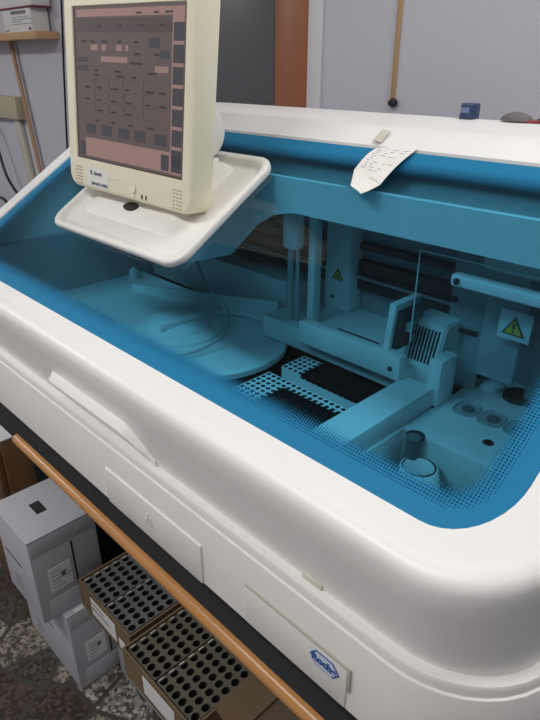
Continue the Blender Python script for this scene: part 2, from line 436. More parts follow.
# reagent platform with a round right end and its disc lid
pts = []
for k in range(25):
    a = -PI/2+PI*k/24; pts.append((-.828+.150*math.cos(a), .320+.150*math.sin(a)))
pts += [(-1.285, .47), (-1.285, .170)]
rp = part('reagent_platform', prism(bmesh.new(), [(x, y) for x, y in pts], .105+Z0, .112+Z0, 'Z'), 'inner')
part('platform_base', zb(-1.285, -.80, .20, .47, .034, .105), 'inner_dark', rp)  # dark colour stands for the shade beneath the undercut platform
bm = bmesh.new(); lathe(bm, [(.147, 0), (.150, .004), (.147, .007), (.141, .008), (.136, .004)], 48, Matrix.Translation((-.828, .320, .110+Z0)))
part('platform_rim', bm, 'inner', rp)
dl = part('disc_lid', lathe(bmesh.new(), [(.088, 0), (.088, .006), (.082, .010), (.062, .011), (.060, .016), (.052, .022), (0, .024)], 48, Matrix.Translation((-.915, .312, .112+Z0))), 'inner')
hm = Matrix.Translation((-.893, .300, .134+Z0)) @ Matrix.Rotation(math.radians(88), 4, 'Z')
bm = bmesh.new(); box(bm, -.045, .045, -.006, .006, -.004, .012, .004, mat=hm)
part('lid_grip', bm, 'inner', dl)
bm = bmesh.new(); bw = Matrix.Translation((-1.19, .380, 0)) @ Matrix.Rotation(math.atan2(.092, .39), 4, 'Z'); prism(bm, [(0, .110+Z0), (0, .122+Z0), (.405, .160+Z0), (.405, .110+Z0)], 0, .012); bm.transform(bw)
part('platform_back_wall', bm, 'inner', rp)
part('peg', lathe(bmesh.new(), [(.012, 0), (.012, .018), (.005, .028), (0, .029)], 20, Matrix.Translation((-1.25, .425, .112+Z0))), 'inner')
bm = bmesh.new(); box(bm, -1.17, -1.03, .20, .235, .112+Z0, .124+Z0, .003); part('left_block', bm, 'inner_grey')
bm = bmesh.new(); tube(bm, [(-1.0, .43, .21+Z0), (-.93, .40, .18+Z0), (-.85, .38, .16+Z0), (-.80, .34, .14+Z0), (-.79, .28, .125+Z0), (-.80, .22, .122+Z0)], .0028)
part('hose', bm, 'inner_grey')
# rear deck, column with warning triangle, probe column, rails
part('rear_deck', zb(-.765, -.44, .402, .56, .12, .163, .003), 'inner')
bm = bmesh.new(); box(bm, -.62, -.53, .445, .452, .1626+Z0, .1642+Z0); part('deck_slot', bm, 'inner_dark')
co = part('column', zb(-.716, -.656, .52, .56, .163, .42, .004), 'inner')
def warn(parent, cx, y, cz, s, sym):
    tri = [(-s, -s*.62), (s, -s*.62), (0, s*1.05)]
    b0 = prism(bmesh.new(), [(cx+x, cz+z+Z0) for x, z in tri], y-.0010, y-.0002)
    w = part('warning_triangle', b0, 'black', parent, label='black-bordered yellow warning triangle')
    part('yellow_field', prism(bmesh.new(), [(cx+x*.74, cz+(z-.05*s)*.74+Z0) for x, z in tri], y-.0016, y-.0008), 'yellow', parent)
    b1 = bmesh.new()
    if sym == '!':
        prism(b1, [(cx-.09*s, cz-.10*s+Z0), (cx+.09*s, cz-.10*s+Z0), (cx+.13*s, cz+.42*s+Z0), (cx-.13*s, cz+.42*s+Z0)], y-.0022, y-.0012)
        prism(b1, [(cx-.1*s, cz-.38*s+Z0), (cx+.1*s, cz-.38*s+Z0), (cx+.1*s, cz-.2*s+Z0), (cx-.1*s, cz-.2*s+Z0)], y-.0022, y-.0012)
    else:
        for k in range(3):
            a = PI/2+k*2*PI/3; c = (cx+.2*s*math.cos(a), cz-.12*s+.2*s*math.sin(a))
            prism(b1, [(c[0]+.15*s*math.cos(a+q*PI/3), c[1]+.15*s*math.sin(a+q*PI/3)+Z0) for q in range(6)], y-.0022, y-.0012)
    part('warning_symbol', b1, 'black', parent)
warn(co, -.684, .52, .232, .0135, 'bio')
bm = cyl(bmesh.new(), (-.694, .5185, .188+Z0), .004, .003, 12, axis='Y'); part('column_screw', bm, 'inner_dark', co)
pc = part('probe_column', zb(-.722, -.688, .405, .435, .298, .42, .010, seg=3), 'inner')
bm = cyl(bmesh.new(), (-.711, .42, .163+Z0), .006, .14, 16); cyl(bm, (-.699, .425, .163+Z0), .004, .14, 12)
part('probe_rod', bm, 'inner_grey', pc)
bm = zb(-.680, -.664, .43, .45, .163, .42, .003); part('guide_post', bm, 'inner', pc)
for (z0, z1) in ((.205, .228), (.238, .262), (.282, .295)):
    part('rear_rail', zb(-1.28, -.46, .545, .566, z0, z1, .003), 'inner_dark')
bm = cyl(bmesh.new(), (-1.28, .54, .233+Z0), .004, .84, 12, axis='X'); part('guide_rod', bm, 'steel')
part('rear_ledge', zb(-1.28, -.77, .50, .566, .10, .195, .003), 'inner')
# gantry
xb = part('cross_beam', zb(-.652, -.442, .380, .402, .150, .190, .003), 'inner')
bm = cyl(bmesh.new(), (-.458, .3785, .168+Z0), .004, .004, 14, axis='Y'); part('beam_screw', bm, 'inner_dark', xb)
part('long_beam', zb(-.445, -.391, .052, .405, .118, .152, .003), 'inner')
up = bmesh.new(); pm = Matrix.Translation((-.478, .392, .189+Z0)) @ Matrix.Rotation(math.radians(5), 4, 'Y')
box(up, -.006, .006, 0, .070, 0, .078, .002, mat=pm)
pl = part('upright_plate', up, 'inner')
bm = bmesh.new(); box(bm, .006, .017, .006, .066, .004, .068, .002, mat=pm); part('mechanism', bm, 'inner_dark', pl)
bm = bmesh.new(); box(bm, .016, .026, .018, .034, .034, .050, .002, mat=pm); box(bm, .016, .022, .04, .055, .010, .022, .002, mat=pm); part('mechanism_knob', bm, 'inner_grey', pl)
# vented block: front leans back
vb = bmesh.new()
prism(vb, [(.424, .122+Z0), (.426, .155+Z0), (.447, .228+Z0), (.452, .232+Z0), (.500, .232+Z0), (.505, .122+Z0)], -.470, -.408, 'X')
bmesh.ops.bevel(vb, geom=vb.edges[:], offset=.003, segments=2, affect='EDGES')
vbo = part('vent_block', vb, 'inner')
bm = bmesh.new(); lean = math.atan2(.021, .073)
vm = Matrix.Translation((-.439, .4373, .1945+Z0)) @ Matrix.Rotation(-lean, 4, 'X')
for k in range(8): box(bm, -.0215+k*.0059, -.0185+k*.0059, -.0010, .002, -.026, .028, mat=vm)
part('vent_slot', bm, 'black', vbo)
part('small_block', zb(-.405, -.384, .402, .448, .120, .196, .003), 'inner')
# right deck with front wall and pocket
part('right_deck', zb(-.388, -.116, .320, .565, .034, .120, .002), 'inner')
part('pocket_side', zb(-.449, -.388, .052, .402, .034, .117, .001), 'inner')
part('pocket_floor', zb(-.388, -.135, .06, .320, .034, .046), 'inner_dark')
wl = bmesh.new(); fo = [(.0, .026, .052), (.3, .027, .046), (.6, .030, .025), (1.0, .034, 0)]
rg = []
for t, rr_, z in fo[::-1]:
    rg.append([(-.338+.022*t+rr_*math.cos(a), .291-.030*t+rr_*math.sin(a)*(1+.4*t*(math.sin(a) < 0)), .040+z+Z0) for a in [2*PI*k/32 for k in range(32)]])
rg.append([(-.338+.024*math.cos(a), .291+.024*math.sin(a), .0925+Z0) for a in [2*PI*k/32 for k in range(32)]])
loft(wl, rg, True, False); wlo = part('wash_funnel', wl, 'inner')
part('funnel_bowl', lathe(bmesh.new(), [(.0242, .0525), (.021, .040), (.014, .032), (0, .030)], 32, Matrix.Translation((-.338, .291, .040+Z0))), 'inner_dark', wlo)
part('drain_post', cyl(bmesh.new(), (-.362, .309, .06+Z0), .0105, .0612, 24), 'inner_post')
part('drain_cap', cyl(bmesh.new(), (-.363, .315, .118+Z0), .0135, .003, 24), 'inner_dark')
bm = bmesh.new()
for cx, cy in ((-.349, .432), (-.309, .432), (-.269, .432)):
    prism(bm, [(cx+.017*math.copysign(abs(math.cos(a))**.6, math.cos(a)), cy+.021*math.copysign(abs(math.sin(a))**.6, math.sin(a))) for a in [2*PI*k/24 for k in range(24)]], .1195+Z0, .1222+Z0, 'Z')
for n_, (cx, cy) in enumerate(((-.349, .432), (-.309, .432), (-.269, .432))):
    sh = [(math.copysign(abs(math.cos(a))**.6, math.cos(a)), math.copysign(abs(math.sin(a))**.6, math.sin(a))) for a in [2*PI*k/24 for k in range(24)]]
    w = bmesh.new()
    rr = lambda s, z: [(cx+.0175*s*x, cy+.0215*s*y, z+Z0) for x, y in sh]
    loft(w, [rr(1.06, .1195), rr(1.06, .1222), rr(.97, .1226), rr(.90, .121), rr(.5, .1205)], False, True)
    part('well', w, 'inner_grey')
    part('well_insert', lathe(bmesh.new(), [(.010, 0), (.010, .0022), (.004, .0030), (0, .0030)], 20, Matrix.Translation((cx+.002, cy, .1203+Z0))), 'inner_post')
bm.free()
part('deck_screw', lathe(bmesh.new(), [(.008, 0), (.007, .0012), (0, .0014)], 16, Matrix.Translation((-.283, .372, .120+Z0))), 'black')
part('sensor_disc', lathe(bmesh.new(), [(.020, 0), (.020, .006), (.016, .009), (0, .010)], 24, Matrix.Translation((-.358, .525, .120+Z0))), 'inner')
part('rotor_cap', lathe(bmesh.new(), [(.024, 0), (.024, .006), (.02, .009), (0, .010)], 24, Matrix.Translation((-.310, .520, .120+Z0))), 'inner_dark')
# clear hood, its bar, the sign and the upright panels behind it
bm = bmesh.new()
box(bm, -.446, -.118, .4085, .4110, .205+Z0, .352+Z0); box(bm, -.446, -.4435, .411, .54, .205+Z0, .352+Z0); box(bm, -.446, -.118, .411, .54, .3495+Z0, .352+Z0)
hood = part('clear_hood', bm, 'acrylic', smooth=0, label='clear acrylic hood')
bm = bmesh.new(); box(bm, -.446, -.118, .4078, .4096, .3508+Z0, .3526+Z0); box(bm, -.4466, -.4450, .4078, .4094, .205+Z0, .3510+Z0)
part('hood_edge', bm, 'edge', hood)
bar = part('arm_bar', zb(-.383, -.118, .388, .4085, .3195, .3362, .004, seg=3), 'inner')
bm = cyl(bmesh.new(), (-.3725, .3855, .328+Z0), .0045, .003, 14, axis='Y'); part('bar_screw', bm, 'inner_dark', bar)
part('upright_panel', zb(-.432, -.372, .49, .50, .12, .43, .002), 'inner_grey')
part('upright_panel', zb(-.358, -.30, .455, .47, .17, .43, .002), 'inner_grey')
part('upright_panel', zb(-.30, -.12, .51, .52, .12, .43, .002), 'inner_grey')
part('roller', cyl(bmesh.new(), (-.36, .45, .352+Z0), .018, .24, 20, axis='X'), 'inner')
sg = part('sign_plate', zb(-.3275, -.2815, .437, .4405, .2475, .2895, .001), 'inner')
warn(sg, -.3045, .437, .2655, .0165, '!')
part('panel_screw', cyl(bmesh.new(), (-.425, .487, .262+Z0), .005, .004, 14, axis='Y'), 'inner_dark')
part('panel_slot', zb(-.41, -.378, .4865, .49, .213, .220), 'inner_dark')

# ---- tray the monitor stands in (sloped, on the window)
tc_ = Vector((-.891, .268, gz(.268)+Z0-.0045)); TF = Matrix.Translation(tc_) @ Matrix.Rotation(ATAN, 4, 'X')
tw, th, tr = .394, .246, .032
bm = bmesh.new(); rg = []
for i, z in ((.001, .000), (0, .004), (0, .0085), (.0015, .0112), (.005, .0125), (.010, .0122), (.0130, .0100), (.0150, .006), (.018, .0028), (.026, .0020)):
    rg.append([(x, y, z) for x, y in rrect(-tw/2+i, tw/2-i, -th/2+i, th/2-i, max(tr-i*.6, .01), 8, 2, 2)])
loft(bm, rg, True, True)
mt = obj('monitor_tray', bm, M['tray'], an, False, WM[an.name].inverted() @ TF, smooth=50, label='white rimmed tray fixed on the window')
bm = bmesh.new()
loft(bm, [[(x, y, z) for x, y in rrect(-.158+a, .120-b, -.075+a, .098, .012, 5, 2, 2)] for a, b, z in ((0, 0, .001), (.008, .006, .004), (.022, .016, .0085), (.030, .024, .0105))], False, True)
obj('tray_step', bm, M['tray'], mt, False)
bm = bmesh.new(); prism(bm, [(.022*math.cos(2*PI*k/20)-.025+.006, .010*math.sin(2*PI*k/20)-.040) for k in range(20)], .009, .0108, 'Z'); obj('cable_opening', bm, M['black'], mt, False)

# ================================================================== monitor
hv = Vector((.99847, .0483, -.0270)).normalized(); vv0 = Vector((.0221, .0995, .9948)); vv = (vv0-hv*vv0.dot(hv)).normalized(); nv = hv.cross(vv)
MC = Vector((-.898, .233, .5517+Z0))-nv*.008
R3 = Matrix((hv, vv, nv)).transposed().to_4x4()          # columns: width, height, towards the viewer
base_pt = Vector((-.887, .300, gz(.300)+Z0+.008))
mon = empty('monitor', base_pt)
tag(mon, 'cream touchscreen monitor with a dim brown-grey screen standing in the white tray', 'monitor')
ML = WM[mon.name].inverted() @ Matrix.Translation(MC) @ R3
def mp(name, bm, mat, parent=None, **k):
    if parent is None: return obj(name, bm, mat, mon, False, ML, **k)
    return obj(name, bm, mat, parent, False, Matrix(), **k)
sx, sy = .1446, .1166
L_, R_, Bo, To = -.174, .1685, -.167, .143
def ring(x0, x1, y0, y1, R, z): return [(x, y, z) for x, y in rrect(x0, x1, y0, y1, R, 6, 2, 2)]
bm = bmesh.new()
loft(bm, [ring(L_+.04, R_-.045, Bo+.035, To-.03, .016, -.062), ring(L_+.006, R_-.008, Bo+.008, To-.006, .02, -.036), ring(L_, R_, Bo, To, .022, -.030), ring(L_, R_, Bo, To, .022, .006),
          ring(L_+.003, R_-.003, Bo+.003, To-.003, .021, .0095), ring(L_+.006, R_-.006, Bo+.006, To-.006, .02, .0105),
          ring(-sx-.002, sx+.002, -sy-.002, sy+.002, .003, .0105), ring(-sx, sx, -sy, sy, .002, .0075), ring(-sx, sx, -sy, sy, .002, .002)], True, True)
hs = mp('housing', bm, M['cream'], smooth=45)
bm = bmesh.new(); box(bm, -sx, sx, -sy, sy, .0025, .0082); scr = mp('screen', bm, M['scr'])
def scr_el(name, els, m, z=0):
    b = bmesh.new()
    for (x0, x1, y0, y1) in els:           # 0..1 across the screen, y up
        box(b, -sx+2*sx*x0, -sx+2*sx*x1, -sy+2*sy*y0, -sy+2*sy*y1, .0076, .0086+z)
    return mp(name, b, M[m], scr)
scr_el('screen_bezel_gap', [(0, .012, 0, 1), (0, 1, .0, .008)], 'scr_ink')
scr_el('title_bar', [(.03, .905, .94, .985)], 'scr_pink')
scr_el('side_bar', [(.895, .985, .02, .985)], 'scr_pink')
for k in range(7):
    y = .875-k*.121
    scr_el('side_button', [(.905, .985, y-.075, y+.025)], 'scr_btn', .0004)
scr_el('bottom_bar', [(.09, .895, .025, .155)], 'scr_pink')
for x0, x1, y0, y1 in ((.82, .885, .035, .135), (.905, .985, .035, .135)): scr_el('bottom_button', [(x0, x1, y0, y1)], 'scr_btn', .0004)
for x in (.10, .26, .43, .58, .76): scr_el('row_button', [(x, x+.10, .185, .255)], 'scr_btn')
scr_el('menu_strip', [(.03, .893, .845, .93)], 'scr_mid')
for q in ((.27, .52, .665, .70), (.17, .24, .735, .77), (.28, .32, .735, .77), (.42, .47, .735, .77), (.505, .53, .735, .77), (.76, .87, .62, .655)): scr_el('field', [q], 'scr_pink', .0003)
for q in ((.71, .79, .76, .815), (.80, .87, .70, .745), (.03, .13, .66, .69), (.03, .13, .605, .64), (.03, .08, .025, .12)): scr_el('dark_field', [q], 'scr_btn', .0003)
rnd = random.Random(7); tx = []
for row, xs in ((.955, (.60, .75, .84)), (.885, (.24, .42, .62, .79)), (.79, (.07, .17, .28, .43, .58)), (.58, (.2, .42, .56)), (.61, (.2, .4, .7)), (.50, (.1, .22, .36, .5, .68, .8)), (.42, (.1, .22, .36, .5, .68, .8)), (.35, (.22, .36, .5)), (.28, (.2, .36, .52, .7)), (.72, (.58, .75)), (.665, (.55, .6))):
    for x in xs:
        w = rnd.uniform(.03, .07)
        tx.append((x, x+w*.45, row-.006, row+.006)); tx.append((x+w*.55, x+w, row-.006, row+.006))
scr_el('screen_text', tx, 'scr_ink', .0006)
scr_el('field_frame', [(x, x+.12, y, y+.003) for x in (.2, .34, .48, .66) for y in (.33, .40, .48, .56)]+[(x, x+.003, y, y+.06) for x in (.2, .34, .48, .66) for y in (.34, .42, .5)], 'scr_btn')
# bezel details
bm = bmesh.new(); box(bm, -.109, -.046, -sy-.046, -sy-.013, .0103, .0110, mat=Matrix.Rotation(math.radians(-1), 4, 'Z')); lb = mp('paper_label', bm, M['paper'], hs, label='white paper label with two handwritten lines')
mp('handwriting', text_bm('El. deneti', .0095, Matrix.Translation((-.086, -sy-.0215, .0113)), .0002, .0001), M['pen'], hs)
mp('handwriting', text_bm('(serum) rutinj', .0088, Matrix.Translation((-.076, -sy-.0385, .0113)), .0002, .0001), M['pen'], hs)
bm = cyl(bmesh.new(), (.022, -sy-.030, .0102), .0085, .003, 24); box(bm, .016, .028, -sy-.046, -sy-.032, .0102, .0118, .0006); mp('power_button', bm, M['cream'], hs)
bm = bmesh.new(); box(bm, .045, .0485, -sy-.044, -sy-.037, .0102, .0110); box(bm, .056, .0595, -sy-.044, -sy-.037, .0102, .0110); mp('indicator', bm, M['black'], hs)
bm = bmesh.new(); tube(bm, [(-.058, -sy-.026, .0104), (-.03, -sy-.022, .0106), (0, -sy-.021, .0106), (.022, -sy-.020, .0104)], .0009); mp('bezel_crease', bm, M['cream'], hs)
for cx in (-sx+.004, sx-.008):
    bm = bmesh.new()
    for k in range(6): box(bm, cx-.011, cx+.011, -sy-.045+k*.0055, -sy-.0428+k*.0055, .0100, .0108)
    if cx > 0:
        bm.free(); bm = bmesh.new()
        for k in range(6):
            for q in range(3): box(bm, cx-.011+q*.008, cx-.006+q*.008, -sy-.045+k*.0055, -sy-.0428+k*.0055, .0100, .0108)
    mp('speaker_slots', bm, M['cream_dark'], hs)
# back swell, pivot and neck
bm = bmesh.new(); box(bm, -.09, .075, -.10, .08, -.088, -.055, .012); mp('back_shell', bm, M['cream'], hs)
bm = cyl(bmesh.new(), (.012, -.052, -.080), .042, .085, 32, axis='X', bev=.006); mp('pivot', bm, M['tray'])
bm = bmesh.new()
nb = base_pt
loft(bm, [[(nb.x+x, nb.y+y, nb.z+.62*(y)+z) for x, y in rrect(-w, w, -d, d, .012, 5, 2, 2)] for w, d, z in ((.085, .045, -.006), (.085, .045, .006), (.055, .032, .02), (.045, .026, .06), (.05, .024, .10))], True, True)
obj('neck', bm, M['tray'], mon)

# ================================================================== loose things in the machine: two pipette tip trays
def tip_tray(name, x0, x1, y0, y1, label, black):
    t = empty(name, ((x0+x1)/2, (y0+y1)/2, .034+Z0)); tag(t, label, 'tray', 'perforated tip trays')
    P = .0112; nx = int(round((x1-x0)/P)); ny = int(round((y1-y0)/P)); px, py = (x1-x0)/nx, (y1-y0)/ny
    bm = bmesh.new(); zt, zb_ = .130+Z0, .112+Z0
    tips = bmesh.new()
    for i in range(nx):
        for j in range(ny):
            cx, cy = x0+(i+.5)*px, y0+(j+.5)*py
            sq = [(cx+px/2*math.copysign(1, math.cos(a)) if abs(math.cos(a)) > .5 else cx, cy+py/2*math.copysign(1, math.sin(a)) if abs(math.sin(a)) > .5 else cy) for a in [PI/4*k for k in range(8)]]
            ci = [(cx+px*.36*math.cos(PI/4*k), cy+py*.36*math.sin(PI/4*k)) for k in range(8)]
            A = [bm.verts.new((*p, zt)) for p in sq]; C = [bm.verts.new((*p, zt)) for p in ci]; D = [bm.verts.new((*p, zb_)) for p in ci]
            for k in range(8):
                q = (k+1) % 8; bm.faces.new((A[k], A[q], C[q], C[k])); bm.faces.new((C[k], C[q], D[q], D[k])).material_index = 1
            bm.faces.new(D).material_index = 1
            if black(i, j, nx, ny): cyl(tips, (cx, cy, zt-.004), px*.73, .0052+.0002*((i+j) % 2), 8, r2=px*.72)
    obj('perforated_top', bm, [M['inner'], M['inner_dark']], t, smooth=0)  # second material paints the shade inside the holes
    b = bmesh.new(); rg = [[(x, y, z) for x, y in rrect(x0, x1, y0, y1, .003, 3, 2, 2)] for z in (.034+Z0, zt-.0002)]; loft(b, rg, True, False)
    obj('tray_wall', b, M['inner'], t)
    obj('black_tips', tips, M['tips'], t, kind='stuff', label='black pipette tips')
tip_tray('tip_tray', -.633, -.463, .318, .376, 'perforated white tip tray with black tips just in front of the cross beam', lambda i, j, nx, ny: i > 3)
tip_tray('tip_tray', -.633, -.463, .150, .290, 'perforated white tip tray with black tips nearest the window front edge', lambda i, j, nx, ny: i > 4 and j < ny-2)

# ================================================================== note taped to the rim
nt_ = empty('paper_note', (-.505, .41, gz(.41)+Z0+.004)); tag(nt_, 'long white printed paper slip taped to the rear rim of the window', 'note')
def note_bm(u0, u1, v0, v1, off, nu=6, nvv=16, th=.0004):
    A, Bq, C, D = Vector((-.541, .416)), Vector((-.478, .424)), Vector((-.485, .355)), Vector((-.545, .373))
    b = bmesh.new(); V = []
    for lay in (0, th):
        g = []
        for j in range(nvv+1):
            v = v0+(v1-v0)*j/nvv; row = []
            for i in range(nu+1):
                u = u0+(u1-u0)*i/nu
                p = (A*(1-u)+Bq*u)*(1-v)+(D*(1-u)+C*u)*v
                lift = .0035*math.sin(v*2.6)+.006*max(0, v-.8)/.2*(.4+.6*u)*0+.0012*math.sin(u*5+v*4)
                row.append(b.verts.new((p.x, p.y, gz(p.y)+Z0+.0025+lift+off+lay)))
            g.append(row)
        V.append(g)
    for j in range(nvv):
        for i in range(nu):
            b.faces.new((V[0][j][i], V[0][j+1][i], V[0][j+1][i+1], V[0][j][i+1])); b.faces.new((V[1][j][i], V[1][j][i+1], V[1][j+1][i+1], V[1][j+1][i]))
    for j in range(nvv):
        b.faces.new((V[0][j][0], V[1][j][0], V[1][j+1][0], V[0][j+1][0])); b.faces.new((V[0][j][nu], V[0][j+1][nu], V[1][j+1][nu], V[1][j][nu]))
    for i in range(nu):
        b.faces.new((V[0][0][i], V[0][0][i+1], V[1][0][i+1], V[1][0][i])); b.faces.new((V[0][nvv][i], V[1][nvv][i], V[1][nvv][i+1], V[0][nvv][i+1]))
    return b
obj('slip', note_bm(0, 1, 0, 1.0, 0), M['paper'], nt_)
bm = bmesh.new()
e0 = [(-.545, .373), (-.525, .369), (-.505, .362), (-.485, .355)]; e1 = [(-.525, .341), (-.517, .338), (-.508, .335), (-.499, .331)]
bm2 = bmesh.new()
def nz(p, v): return (p[0], p[1], gz(p[1])+Z0+.0025+.0035*math.sin(2.6)+.004*v*v)
g_ = [[[bm2.verts.new(Vector(nz((a[0]+(b[0]-a[0])*v, a[1]+(b[1]-a[1])*v), v))+Vector((0, 0, l))) for a, b in zip(e0, e1)] for v in (0, .25, .5, .75, 1)] for l in (0, .0004)]
for l in (0, 1):
    for r0, r1 in zip(g_[l], g_[l][1:]):
        for q in range(3): bm2.faces.new((r0[q], r0[q+1], r1[q+1], r1[q]))
for q in range(3): bm2.faces.new((g_[0][4][q], g_[0][4][q+1], g_[1][4][q+1], g_[1][4][q]))
for r_ in range(4):
    for q in (0, 3): bm2.faces.new((g_[0][r_][q], g_[0][r_+1][q], g_[1][r_+1][q], g_[1][r_][q]))
obj('torn_end', bm2, M['paper'], nt_)
bm.free()
bm = bmesh.new()
for row in range(10):
    v = .10+row*.08
    u = .10+.02*(row % 3)
    while u < .85:
        w = rnd.uniform(.05, .15)
        s = note_bm(u, min(u+w, .9), v, v+.018, .0005, 1, 1, .0002); me = bpy.data.meshes.new('x'); s.to_mesh(me); s.free(); bm.from_mesh(me); bpy.data.meshes.remove(me)
        u += w+rnd.uniform(.03, .16)
        if rnd.random() < .25: break
obj('print', bm, M['ink'], nt_, label='faint printed lines')
bm = bmesh.new()
tp = [(-.561, .457), (-.545, .453), (-.540, .424), (-.556, .428)]
def tz(y): return T(y)+Z0+.0012
A = []
for k in range(9):
    t = k/8; p = [Vector(tp[0]).lerp(Vector(tp[3]), t), Vector(tp[1]).lerp(Vector(tp[2]), t)]
    A.append([bm.verts.new((q.x, q.y, tz(q.y)+.003*t+z)) for z in (0, .0006) for q in p])
for a, b in zip(A, A[1:]):
    bm.faces.new((a[0], a[1], b[1], b[0])); bm.faces.new((a[2], b[2], b[3], a[3])); bm.faces.new((a[0], b[0], b[2], a[2])); bm.faces.new((a[1], a[3], b[3], b[1]))
obj('tape', bm, M['tape'], nt_, label='beige strip of tape')

# small things on the rear of the analyzer's top
bm = B(-.570, -.544, .688, .712, .503+Z0, .5285+Z0, .003); box(bm, -.5695, -.5445, .686, .7, .503+Z0, .512+Z0, .002)
t = empty('block', (-.557, .70, .503+Z0)); tag(t, 'small dark blue block at the rear edge of the analyzer top', 'block')
obj('body', bm, M['blue_obj'], t); obj('face', B(-.567, -.551, .6850, .690, .513+Z0, .522+Z0, .001), M['blue_pale'], t, label='pale blue face')
bm = bmesh.new(); rg = []
for k in range(7):
    a = PI/2*k/6; rg.append([(-.472+.027*math.cos(a)*math.cos(2*PI*i/24), .700+.018*math.cos(a)*math.sin(2*PI*i/24), .505+.0135*math.sin(a)+Z0) for i in range(24)])
rg[-1] = [(-.472+.003*math.cos(2*PI*i/24), .70+.003*math.sin(2*PI*i/24), .5185+Z0) for i in range(24)]
t = empty('hand_scanner', (-.472, .70, .503+Z0)); tag(t, 'small rounded grey and red gadget at the rear edge of the analyzer top', 'gadget')
loft(bm, rg, True, True); obj('shell', bm, M['grey_obj'], t)
bm = bmesh.new(); box(bm, -.480, -.432, .690, .712, .503+Z0, .5075+Z0, .0015); obj('red_rim', bm, M['red_obj'], t, label='dark red rim')
bm = bmesh.new(); tube(bm, [(-.437, .70, .5066+Z0), (-.40, .702, .5066+Z0), (-.36, .71, .5066+Z0)], .0035); obj('cord', bm, M['cable'], t)

# ================================================================== bench
bn = empty('bench', (-.3, .35, 0)); tag(bn, 'dark-topped workbench with an orange wood front edge under the analyzer', 'bench')
bx0, bx1 = -1.03, .45
obj('bench_top', zb(-1.33, bx1, .0014, .78, -.069, -.047, .0005), M['laminate'], bn)
bm = bmesh.new(); pf = []
for k in range(9):
    a = PI/2+PI*k/8; pf.append((.000+.0108*math.cos(a), -.0580+.0110*math.sin(a)+Z0))
prism(bm, pf+[(.0014, -.069+Z0), (.0014, -.047+Z0)], bx0, bx1, 'X')
obj('front_edge', bm, M['wood_edge'], bn, label='rounded orange wood edge')
obj('back_panel', B(-1.29, .43, .72, .74, .06, Z0-.069), M['bench_back'], bn)
for x in (-1.2985, -.10, .40):
    obj('side_panel', B(x, x+.0115, .105 if x < -1 else .42, .72, 0, Z0-.069), M['bench_back'], bn)
bm = bmesh.new(); tube(bm, [(-1.30, .06, .004+Z0), (-1.20, .04, -.022+Z0), (-1.12, .03, -.034+Z0), (-1.06, .05, -.03+Z0)], .004)
obj('power_cable', bm, M['cable'], an)

# low cabinet left of the bench
cb = empty('cabinet', (-1.6, .3, 0)); tag(cb, 'brown wooden drawer cabinet with a grey-white top left of the white boxes', 'cabinet')
ch = Z0-.218
obj('carcass', B(-1.9, -1.302, .044, .58, 0, ch-.004, .002), M['wood_cab'], cb)
obj('cabinet_top', B(-1.899, -1.3025, .045, .58, ch-.004, ch, .001), M['grey_top'], cb)
for k in range(3):
    d = obj('drawer', B(-1.89, -1.312, .028, .043, .03+k*.172, .194+k*.172, .002), M['wood_cab'], cb)
    bm = bmesh.new(); box(bm, -1.66, -1.54, .012, .029, .105+k*.172, .120+k*.172, .003); obj('handle', bm, M['black'], d)

# ================================================================== white cardboard boxes
def white_box(name, x0, x1, y0, y1, z0, z1, label, side=True, hole=True):
    t = empty(name, ((x0+x1)/2, (y0+y1)/2, z0)); tag(t, label, 'box')
    bm = bmesh.new(); box(bm, x0, x1, y0, y1, z0, z1-.004, .002); body = obj('carton', bm, M['carton_white'], t)
    h = z1-z0; w = x1-x0; d = y1-y0
    bm = bmesh.new(); box(bm, x0-.001, x1+.001, y0-.001, y1+.001, z1-.0045, z1, .001); obj('top_flap', bm, M['carton_white'], t)
    bm = bmesh.new(); box(bm, x1-.002, x1+.0014, y0+.004, y1-.004, z1-.045, z1-.006, .0008); obj('top_fold', bm, M['carton_white'], t)
    bm = bmesh.new(); box(bm, x1-.002, x1+.0016, y0+.02, y1-.002, z0+.002, z0+.055, .0008)
    obj('bottom_flap', bm, M['carton_white'], t)
    bm = bmesh.new(); box(bm, x1-.001, x1+.0010, y0+.090, y0+.094, z0+.06, z1-.05); obj('slit', bm, M['slit'], t)
    bm = bmesh.new(); box(bm, x0+.02, x0+w*.62, y0-.0008, y0+.001, z0+h*.52, z0+h*.535); obj('seam', bm, M['slit'], t)
    bm = bmesh.new(); box(bm, x1-.001, x1+.0013, y0+.030, y0+.082, z0+.075, z0+.14); lb_ = obj('label', bm, M['label'], t)
    bm = bmesh.new()
    for q in range(5): box(bm, x1, x1+.0018, y0+.036, y0+.036+rnd.uniform(.02, .05), z0+.083+q*.011, z0+.0845+q*.011)
    box(bm, x1, x1+.0018, y0+.058, y0+.068, z0+.106, z0+.120)
    obj('label_print', bm, M['label_ink'], lb_)
    bm = bmesh.new()
    for q in range(3): box(bm, x0+.05, x0+.05+rnd.uniform(.03, .06), y0-.0012, y0+.001, z0+.04+q*.014, z0+.0425+q*.014)
    obj('side_print', bm, M['label_ink'], t)
    if hole:
        cx, cy = x0+w*.47, y0+d*.45
        bm = bmesh.new(); box(bm, cx-.022, cx+.022, cy-.012, cy+.012, z1-.003, z1+.0006, .001); obj('hand_hole', bm, M['slit'], t)
    return t
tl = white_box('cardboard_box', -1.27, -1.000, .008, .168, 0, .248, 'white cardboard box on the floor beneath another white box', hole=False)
bm = bmesh.new(); box(bm, -1.012, -.9995, .03, .105, .236, .2492, .001); obj('torn_flap', bm, M['carton_inner'], tl)
white_box('cardboard_box', -1.192, -1.018, -.034, .120, .2482, .484, 'upper white cardboard box with a hand hole, stacked on another white box')

